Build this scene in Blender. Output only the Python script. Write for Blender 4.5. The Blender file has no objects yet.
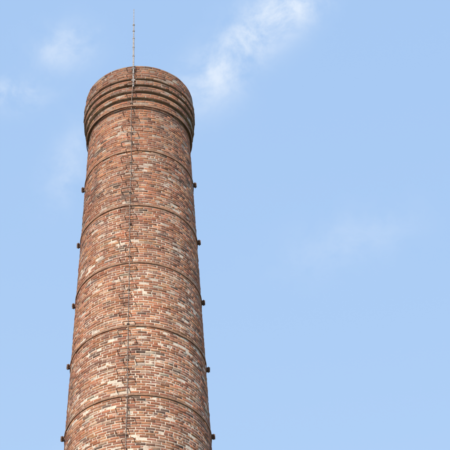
import bpy, math, random
import numpy as np
from mathutils import Vector, Matrix, noise
random.seed(4); rng=np.random.default_rng(7)
sc=bpy.context.scene
sc.view_settings.view_transform='Standard'; sc.view_settings.look='None'; sc.view_settings.exposure=0
D=36.5; CAMZ=1.6; F=2000/450.0; PITCH=math.radians(43.7)
SUN_AZ=math.radians(-24); SUN_EL=math.radians(38)

# ---------------------------------------------------------------- helpers
def nmat(name):
    m=bpy.data.materials.new(name); m.use_nodes=True
    nt=m.node_tree; b=nt.nodes['Principled BSDF']; return m,nt,b
def N(nt,t,**k):
    n=nt.nodes.new(t)
    for a,v in k.items(): setattr(n,a,v)
    return n
def mathn(nt,op,a,b=None,clamp=False):
    n=nt.nodes.new('ShaderNodeMath'); n.operation=op; n.use_clamp=clamp
    for i,v in enumerate((a,b)):
        if v is None: continue
        if isinstance(v,(int,float)): n.inputs[i].default_value=v
        else: nt.links.new(v,n.inputs[i])
    return n.outputs[0]
def noise_tex(nt,vec,scale,detail=4,rough=.55,dist=0):
    n=N(nt,'ShaderNodeTexNoise'); n.inputs['Scale'].default_value=scale
    n.inputs['Detail'].default_value=detail; n.inputs['Roughness'].default_value=rough
    n.inputs['Distortion'].default_value=dist
    nt.links.new(vec,n.inputs['Vector']); return n
def mixc(nt,fac,a,b,mode='MIX'):
    n=N(nt,'ShaderNodeMix'); n.data_type='RGBA'; n.blend_type=mode
    for s,v in ((n.inputs[0],fac),(n.inputs[6],a),(n.inputs[7],b)):
        if isinstance(v,(int,float)): s.default_value=v
        elif isinstance(v,tuple): s.default_value=v
        else: nt.links.new(v,s)
    return n.outputs[2]
def maprange(nt,v,a,b,c=0,d=1,smooth=True):
    n=N(nt,'ShaderNodeMapRange'); n.interpolation_type='SMOOTHSTEP' if smooth else 'LINEAR'
    nt.links.new(v,n.inputs[0])
    for i,x in enumerate((a,b,c,d)): n.inputs[i+1].default_value=x
    return n.outputs[0]
def mesh_obj(name,v,f,mat,parent=None,smooth=False):
    me=bpy.data.meshes.new(name); me.from_pydata([tuple(p) for p in v],[],f); me.update()
    if smooth:
        for p in me.polygons: p.use_smooth=True
    o=bpy.data.objects.new(name,me); sc.collection.objects.link(o); me.materials.append(mat)
    if parent: o.parent=parent
    return o
def soot(nt,tc,c,amt):
    mp=N(nt,'ShaderNodeMapping'); mp.inputs['Scale'].default_value=(3.2,3.2,.4); nt.links.new(tc.outputs['Object'],mp.inputs[0])
    n3=noise_tex(nt,mp.outputs[0],1.2,4,.6)
    c=mixc(nt,maprange(nt,n3.outputs[0],.52,.74,0,amt),c,(.10,.065,.052,1))
    sx=N(nt,'ShaderNodeSeparateXYZ'); nt.links.new(tc.outputs['Object'],sx.inputs[0])
    z=mathn(nt,'ADD',sx.outputs['Z'],mathn(nt,'MULTIPLY',n3.outputs[0],3))
    return mixc(nt,maprange(nt,z,39.0,42.2,0,.28),c,(.09,.055,.042,1))      # smoke-darkened head

# ---------------------------------------------------------------- materials
brick_m,nt,b=nmat('brick')
at=N(nt,'ShaderNodeAttribute',attribute_name='bcol'); tc=N(nt,'ShaderNodeTexCoord')
n1=noise_tex(nt,tc.outputs['Object'],24,3,.65)
c=mixc(nt,maprange(nt,n1.outputs[0],.3,.7,0,.34),at.outputs['Color'],(.16,.085,.06,1))
n2=noise_tex(nt,tc.outputs['Object'],16,4,.8)
c=mixc(nt,maprange(nt,n2.outputs[0],.50,.78,0,.55),c,(.54,.41,.31,1))      # lime bloom
c=soot(nt,tc,c,.42)
nt.links.new(c,b.inputs['Base Color']); b.inputs['Roughness'].default_value=.9
b.inputs['Specular IOR Level'].default_value=.2
bp=N(nt,'ShaderNodeBump'); bp.inputs['Strength'].default_value=.6; bp.inputs['Distance'].default_value=.006
n4=noise_tex(nt,tc.outputs['Object'],50,2,.6); nt.links.new(n4.outputs[0],bp.inputs['Height']); nt.links.new(bp.outputs[0],b.inputs['Normal'])
mortar_m,nt,b=nmat('mortar'); tc=N(nt,'ShaderNodeTexCoord')
n1=noise_tex(nt,tc.outputs['Object'],2.2,5,.75)
sx=N(nt,'ShaderNodeSeparateXYZ'); nt.links.new(tc.outputs['Object'],sx.inputs[0])
low=maprange(nt,sx.outputs['Z'],30,40,.10,-.10)
nn=mathn(nt,'ADD',n1.outputs[0],low)
c=mixc(nt,maprange(nt,nn,.36,.64),(.34,.24,.18,1),(.70,.58,.46,1))
n3=noise_tex(nt,tc.outputs['Object'],18,3,.6)
c=mixc(nt,maprange(nt,n3.outputs[0],.48,.72,0,.6),c,(.18,.12,.095,1))
c=soot(nt,tc,c,.4)
nt.links.new(c,b.inputs['Base Color']); b.inputs['Roughness'].default_value=.95
def iron(name,ca,cb,metal=.0):
    m,nt,b=nmat(name); tc=N(nt,'ShaderNodeTexCoord')
    n=noise_tex(nt,tc.outputs['Object'],14,4,.7)
    c=mixc(nt,maprange(nt,n.outputs[0],.35,.65),ca,cb); nt.links.new(c,b.inputs['Base Color'])
    b.inputs['Roughness'].default_value=.8; b.inputs['Metallic'].default_value=metal
    return m
band_m=iron('rusted_band_iron',(.20,.10,.06,1),(.38,.20,.115,1))
step_m=iron('dark_rusted_iron',(.14,.08,.055,1),(.25,.14,.10,1))
lug_m=iron('lug_iron',(.11,.06,.045,1),(.2,.11,.075,1))
cable_m=iron('weathered_cable',(.26,.18,.14,1),(.44,.34,.28,1))
rod_m=iron('weathered_rod',(.30,.25,.23,1),(.46,.42,.40,1))
conc_m=iron('weathered_mortar_cap',(.22,.16,.13,1),(.34,.27,.21,1))

# ---------------------------------------------------------------- chimney profile
H=40.9; CH=.075; NC=int(H/CH)
CAP=[1.425]*5+[1.465]*2+[1.41]+[1.465]*2+[1.40]+[1.445]*2+[1.375]+[1.415]*2+[1.35]+[1.37]*2   # from the top down
def body(z): return 1.68-(z-29.3)*.0357
def Rc(i):
    k=NC-1-i; z=(i+.5)*CH
    if k<len(CAP): return CAP[k]
    r=body(z)
    if i<4: r+=.10
    return r
chim=bpy.data.objects.new('brick_chimney',None); sc.collection.objects.link(chim)

PAL=[((.43,.165,.085),.30),((.49,.225,.12),.22),((.35,.135,.078),.24),((.255,.115,.075),.13),((.16,.095,.07),.045),((.48,.29,.195),.06),((.48,.38,.29),.015)]
pc=np.array([p[0] for p in PAL]); pw=np.array([p[1] for p in PAL])
unit=np.array([[-1,-1],[1,-1],[1,1],[-1,1]],float)
allV=[];allC=[]; nb=0; Ncur=None
for i in range(NC):
    R=Rc(i); z0=i*CH; header=(i%7==3)
    if Ncur is None or i%24==0 or NC-i<=len(CAP): Ncur=max(8,round(2*math.pi*R/.226))
    n=Ncur*2 if header else Ncur
    ph=(0.5 if i%2 else 0)+rng.normal(0,.06)
    if header: ph*=.5
    zw=rng.normal(0,.0013)
    for k in range(n):
        a=2*math.pi*(k+ph)/n + rng.normal(0,.0018)
        w=2*math.pi*R/n; jm=.016+abs(rng.normal(0,.004))
        hw=(w-jm)/2; hh=(CH-.0172)/2+rng.normal(0,.0017)
        zc=z0+CH/2+zw+rng.normal(0,.002)
        dep=rng.normal(0,.003)
        if rng.random()<.04: dep-=rng.uniform(.006,.02)
        ch=.0045
        ca,sa=math.cos(a),math.sin(a); rad=np.array([ca,sa,0]); tan=np.array([-sa,ca,0])
        for (r,ins) in ((R-.05,0),(R+dep-ch,0),(R+dep,ch)):
            J=rng.normal(0,.0022,(4,3))
            for q,(u,v) in enumerate(unit):
                j=J[q]
                allV.append(rad*(r+j[0])+tan*(u*(hw-ins)+j[1])+np.array([0,0,zc+v*(hh-ins)+j[2]]))
        nb+=1
        x,y=ca*R,sa*R
        nz=noise.noise(Vector((x*.7,y*.7,zc*.45)))+.5*noise.noise(Vector((x*2.1,y*2.1,zc*1.6+9)))
        w2=pw.copy()
        pale=max(0,min(1,(37.5-zc)/8)); pale=max(0,pale+nz*.5)
        w2[5]*=.5+.9*pale; w2[6]*=.4+1.0*pale
        dk=max(0,-nz); w2[2]*=1+1.2*dk; w2[3]*=1+2*dk; w2[4]*=1+2*dk
        w2/=w2.sum()
        col=pc[rng.choice(len(pc),p=w2)]*rng.uniform(.84,1.16)*rng.uniform(.95,1.05,3)*(1+.18*nz)
        allC.append(np.append(col,1))
allV=np.array(allV); nB=nb
fq=[[4,5,1,0],[5,6,2,1],[6,7,3,2],[7,4,0,3],[8,9,5,4],[9,10,6,5],[10,11,7,6],[11,8,4,7],[8,11,10,9]]
fq=np.array(fq)[:,::-1]
faces=(fq[None]+np.arange(nB)[:,None,None]*12).reshape(-1,4)
me=bpy.data.meshes.new('brickwork'); me.vertices.add(len(allV)); me.vertices.foreach_set('co',allV.ravel())
me.loops.add(faces.size); me.loops.foreach_set('vertex_index',faces.ravel().astype(np.int32))
me.polygons.add(len(faces)); me.polygons.foreach_set('loop_start',np.arange(0,faces.size,4,dtype=np.int32))
me.update(calc_edges=True)
at=me.attributes.new('bcol','FLOAT_COLOR','POINT'); at.data.foreach_set('color',np.repeat(np.array(allC),12,axis=0).ravel())
me.materials.append(brick_m); o=bpy.data.objects.new('brickwork',me); sc.collection.objects.link(o); o.parent=chim

def lathe(name,prof,mat,seg=160,parent=chim,smooth=False):
    v=[];f=[]
    for (r,z) in prof:
        for s in range(seg):
            a=2*math.pi*s/seg; v.append((r*math.cos(a),r*math.sin(a),z))
    for i in range(len(prof)-1):
        j=i+1
        for s in range(seg):
            t=(s+1)%seg; f.append((i*seg+s,i*seg+t,j*seg+t,j*seg+s))
    return mesh_obj(name,v,f,mat,parent,smooth)
prof=[]; rec=.0042; last=None
for i in range(NC):
    r=Rc(i)-rec
    if last is not None and abs(r-last)>.012:
        prof.append((last,i*CH)); prof.append((r,i*CH))
    elif i%10==0: prof.append((r,i*CH))
    last=r
top=NC*CH
prof+= [(last,top),(1.08,top),(1.15,20),(1.9,0)]
lathe('mortar_core',prof,mortar_m)
v=[];f=[];seg=160
pr=[(1.41,0),(1.395,.03),(1.2,.05),(1.085,.02),(1.085,0)]
for (r,dz) in pr:
    for s in range(seg):
        a=2*math.pi*s/seg; k=noise.noise(Vector((math.cos(a)*5,math.sin(a)*5,r*3)))
        v.append(((r+k*.012)*math.cos(a),(r+k*.012)*math.sin(a),top+dz*(1+.6*k)+.002))
for i in range(len(pr)-1):
    for s in range(seg):
        t=(s+1)%seg; f.append((i*seg+s,i*seg+t,(i+1)*seg+t,(i+1)*seg+s))
mesh_obj('rim_flaunching',v,f,conc_m,chim)

# ---------------------------------------------------------------- small-part builder
class Parts:
    def __init__(s): s.v=[];s.f=[]
    def box(s,c,ax,h):
        b=len(s.v)
        for dz in(-1,1):
            for (dx,dy) in ((-1,-1),(1,-1),(1,1),(-1,1)):
                s.v.append(c+ax[0]*dx*h[0]+ax[1]*dy*h[1]+ax[2]*dz*h[2])
        for q in ((0,3,2,1),(4,5,6,7),(0,1,5,4),(1,2,6,5),(2,3,7,6),(3,0,4,7)): s.f.append(tuple(b+i for i in q))
    def tube(s,pts,r,n=8):
        b=len(s.v); m=len(pts)
        for i,p in enumerate(pts):
            d=(pts[min(i+1,m-1)]-pts[max(i-1,0)]).normalized()
            x=d.orthogonal().normalized() if i==0 else (px-d*px.dot(d)).normalized()
            px=x; y=d.cross(x)
            for k in range(n):
                a=2*math.pi*k/n; s.v.append(p+x*math.cos(a)*r+y*math.sin(a)*r)
        for i in range(m-1):
            for k in range(n):
                l=(k+1)%n; s.f.append((b+i*n+k,b+i*n+l,b+(i+1)*n+l,b+(i+1)*n+k))
        s.f.append(tuple(b+k for k in range(n))[::-1]); s.f.append(tuple(b+(m-1)*n+k for k in range(n)))
    def obj(s,name,mat,smooth=False): return mesh_obj(name,s.v,s.f,mat,chim,smooth)
def frame(az):
    rad=Vector((math.sin(az),-math.cos(az),0)); tan=Vector((math.cos(az),math.sin(az),0)); return rad,tan,Vector((0,0,1))
def Rz(z):
    i=min(NC-1,max(0,int(z/CH))); return Rc(i)

# ---------------------------------------------------------------- iron bands and lugs
zb=[39.42,37.75,35.75,33.80,31.75,29.65]
z=29.65
while z>4: z-=2.05; zb.append(z)
lug=Parts()
for j,z in enumerate(zb):
    r=max(Rz(z-.03),Rz(z+.03)); hgt=.028
    seg=128; v=[];f=[]
    for (dr,dz) in ((.004,-hgt),(.020,-hgt),(.020,hgt),(.004,hgt)):
        for s in range(seg):
            a=2*math.pi*s/seg; wob=.012*math.sin(a*1+j*1.7)+.014*noise.noise(Vector((math.cos(a)*2,math.sin(a)*2,z)))
            v.append(((r+dr)*math.cos(a),(r+dr)*math.sin(a),z+dz+wob))
    for i in range(4):
        k=(i+1)%4
        for s in range(seg):
            t=(s+1)%seg; f.append((i*seg+s,i*seg+t,k*seg+t,k*seg+s))
    mesh_obj('iron_band_%d'%(j+1),v,f,band_m,chim)
    for az0 in (-88,88):
        if j==0: continue
        az=math.radians(az0+random.uniform(-4,4)); rad,tan,up=frame(az)
        wob=.012*math.sin((az-math.pi/2)+j*1.7)
        c=rad*(r+.050)+up*(z+wob-(.04 if az0<0 else 0))
        for sgn in(-1,1): lug.box(c+tan*sgn*.035,(rad,tan,up),(.046,.008,.042))
        lug.tube([c+rad*.008-tan*.10,c+rad*.008+tan*.10],.013)
        for sgn in(-1,1): lug.tube([c+rad*.008+tan*sgn*.045,c+rad*.008+tan*sgn*.07],.026,6)
lug.obj('band_lugs',lug_m)

# ---------------------------------------------------------------- step irons
st=Parts(); AZ=math.radians(-9.5)
z=2.5; k=0
while z<39.4:
    R=Rz(z); off=(.06 if k%2 else -.06)+random.uniform(-.02,.02)
    az=AZ+off/R; rad,tan,up=frame(az); hw=.14; out=.12+random.uniform(-.03,.02)
    tl=random.uniform(-.02,.02)
    zz=Vector((0,0,z)); p=[]
    p.append(rad*(R-.04)-tan*hw+zz); p.append(rad*(R+out-.03)-tan*hw+zz+up*(tl-.005)); p.append(rad*(R+out)-tan*(hw-.03)+zz+up*tl)
    p.append(rad*(R+out)+tan*(hw-.03)+zz-up*tl); p.append(rad*(R+out-.03)+tan*hw+zz-up*(tl+.005)); p.append(rad*(R-.04)+tan*hw+zz)
    st.tube(p,.0095,7)
    z+=.29+random.uniform(-.02,.02); k+=1
for z in (39.75,40.1,40.45,40.72):
    rad,tan,up=frame(AZ+.02); R=1.46; zz=Vector((0,0,z)); hw=.12
    st.tube([rad*(R-.08)-tan*hw+zz,rad*(R+.05)-tan*hw+zz,rad*(R+.08)-tan*(hw-.03)+zz,rad*(R+.08)+tan*(hw-.03)+zz,rad*(R+.05)+tan*hw+zz,rad*(R-.08)+tan*hw+zz],.0095,7)
st.obj('step_irons',step_m,True)

# ---------------------------------------------------------------- lightning conductor
cb=Parts(); pts=[]; AZC=math.radians(-8.6)
z=.3
while z<39.4:
    R=Rz(z)+.025+.008*noise.noise(Vector((z*.9,0,0))); rad,tan,up=frame(AZC+.04*noise.noise(Vector((z*.55,3,0))))
    pts.append(rad*R+Vector((0,0,z))); z+=.25
for (z,rr,az) in ((39.6,1.42,-8.2),(39.85,1.49,-7.4),(40.2,1.495,-6.6),(40.9,1.495,-6.3)):
    rad,tan,up=frame(math.radians(az)); pts.append(rad*rr+Vector((0,0,z)))
cb.tube(pts,.0085,6)
z=1.0
while z<40.8:
    rad,tan,up=frame(AZC if z<39.6 else math.radians(-6.5)); R=Rz(z); cb.box(rad*(R+.02)+Vector((0,0,z)),(rad,tan,up),(.025,.03,.012)); z+=1.1
cb.obj('conductor_cable',cable_m,True)
rd=Parts(); rad,tan,up=frame(math.radians(-6.3))
b0=rad*1.49
rd.tube([b0+up*40.0,b0+up*41.9],.021,8); rd.tube([b0+up*41.9,b0+up*42.45],.015,8); rd.tube([b0+up*42.45,b0+up*42.95,b0+up*43.1],.010,6)
for z in (41.2,41.55,41.9,42.2,42.45): rd.tube([b0+up*(z-.018),b0+up*(z+.018)],.028,8)
for z in (40.25,40.7): rd.box(b0-rad*.02+up*z,(rad,tan,up),(.035,.05,.018))
rd.obj('lightning_rod',rod_m,False)
lathe('stone_plinth',[(2.98,-.1),(2.98,.28),(2.92,.33),(2.6,.34)],conc_m,64)

# ---------------------------------------------------------------- ground
gm,nt,b=nmat('yard_grass'); tc=N(nt,'ShaderNodeTexCoord')
n1=noise_tex(nt,tc.outputs['Object'],.12,5,.7); n2=noise_tex(nt,tc.outputs['Object'],6,4,.7)
c=mixc(nt,maprange(nt,n1.outputs[0],.4,.62),(.06,.085,.03,1),(.17,.15,.11,1))
c=mixc(nt,maprange(nt,n2.outputs[0],.35,.7,0,.5),c,(.04,.05,.02,1))
nt.links.new(c,b.inputs['Base Color']); b.inputs['Roughness'].default_value=1
s=4000; g=40; v=[];f=[]
for i in range(g+1):
    for j in range(g+1):
        x=(i/g*2-1); y=(j/g*2-1); x=s*x*abs(x); y=s*y*abs(y)
        r=math.hypot(x,y); v.append((x,y,noise.noise(Vector((x*.004,y*.004,0)))*min(8,max(0,(r-80)*.02))))
for i in range(g):
    for j in range(g): f.append((i*(g+1)+j,(i+1)*(g+1)+j,(i+1)*(g+1)+j+1,i*(g+1)+j+1))
mesh_obj('ground',v,f,gm,None,True)

# ---------------------------------------------------------------- sun, camera, sky
S=Vector((math.sin(SUN_AZ)*math.cos(SUN_EL),-math.cos(SUN_AZ)*math.cos(SUN_EL),math.sin(SUN_EL)))
L=bpy.data.lights.new('sun','SUN'); L.energy=4.3; L.angle=math.radians(.8); L.color=(1,.92,.80)
lo=bpy.data.objects.new('sun',L); sc.collection.objects.link(lo); lo.rotation_euler=S.to_track_quat('Z','Y').to_euler(); lo.location=(-30,-40,60)

c0=Vector((0,math.cos(PITCH),math.sin(PITCH))); r0=Vector((1,0,0)); u0=r0.cross(c0)
a=math.atan(86/2000); fw=(c0*math.cos(a)+r0*math.sin(a)).normalized(); rt=(r0*math.cos(a)-c0*math.sin(a)).normalized(); up=u0
roll=math.radians(.25); rt2=rt*math.cos(roll)+up*math.sin(roll); up2=up*math.cos(roll)-rt*math.sin(roll)
M=Matrix((rt2,up2,-fw)).transposed().to_4x4(); M.translation=Vector((0,-D,CAMZ))
cd=bpy.data.cameras.new('camera'); co=bpy.data.objects.new('camera',cd); sc.collection.objects.link(co)
co.matrix_world=M; cd.sensor_width=36; cd.lens=36*F; cd.clip_end=12000; sc.camera=co

w=bpy.data.worlds.new('World'); sc.world=w; w.use_nodes=True; nt=w.node_tree; bg=nt.nodes['Background']
sky=N(nt,'ShaderNodeTexSky'); sky.sky_type='NISHITA'; sky.sun_disc=False
sky.sun_elevation=SUN_EL; sky.sun_rotation=math.atan2(S.x,S.y); sky.air_density=1; sky.dust_density=1.5; sky.ozone_density=1
tc=N(nt,'ShaderNodeTexCoord'); dirv=tc.outputs['Generated']
def dot(v):
    n=N(nt,'ShaderNodeVectorMath',operation='DOT_PRODUCT'); nt.links.new(dirv,n.inputs[0]); n.inputs[1].default_value=v; return n.outputs['Value']
def sky_dir(px,py): return (fw+rt*((px-225)/2000)+up*((225-py)/2000)).normalized()
# thin cloud banks: direction in the sky, long-axis angle, half sizes (radians), amount
banks=[((226,66),50,.024,.013,.62),((290,8),25,.018,.011,.70),((258,28),40,.02,.013,.36),((64,48),20,.017,.011,.50),((14,96),-5,.016,.008,.5),((70,165),65,.024,.010,.32),((350,240),20,.035,.014,.18),((190,85),40,.014,.010,.25)]
tot=None
for (p,ang,sa_,sb_,amt) in banks:
    d=sky_dir(*p); x=(r0-d*r0.dot(d)).normalized(); y=x.cross(d)
    if y.z<0: y=-y
    th=math.radians(ang); X=x*math.cos(th)+y*math.sin(th); Y=y*math.cos(th)-x*math.sin(th)
    A=mathn(nt,'DIVIDE',dot(X),sa_); B=mathn(nt,'DIVIDE',dot(Y),sb_)
    q=mathn(nt,'ADD',mathn(nt,'MULTIPLY',A,A),mathn(nt,'MULTIPLY',B,B))
    front=mathn(nt,'GREATER_THAN',dot(d),0)
    e=mathn(nt,'MULTIPLY',mathn(nt,'MULTIPLY',mathn(nt,'EXPONENT',mathn(nt,'MULTIPLY',q,-1)),front),amt)
    tot=e if tot is None else mathn(nt,'ADD',tot,e)
nz=noise_tex(nt,dirv,42,6,.62,.25); nz2=noise_tex(nt,dirv,5,4,.6,.3)
wisp=maprange(nt,nz.outputs[0],.30,.74)
cl=mathn(nt,'MULTIPLY',tot,mathn(nt,'MULTIPLY',wisp,1.6))
cl=mathn(nt,'ADD',cl,mathn(nt,'MULTIPLY',maprange(nt,nz2.outputs[0],.60,.85),.5),True)
sz=N(nt,'ShaderNodeSeparateXYZ'); nt.links.new(dirv,sz.inputs[0])
haze=mixc(nt,maprange(nt,sz.outputs['Z'],.50,.82),(5.4,7.6,10.5,1),(4.75,7.15,10.8,1))   # haze thins with elevation
base_c=mixc(nt,.45,sky.outputs[0],haze)
c=mixc(nt,cl,base_c,(4.9,5.6,6.6,1))
nt.links.new(c,bg.inputs['Color']); bg.inputs['Strength'].default_value=.15
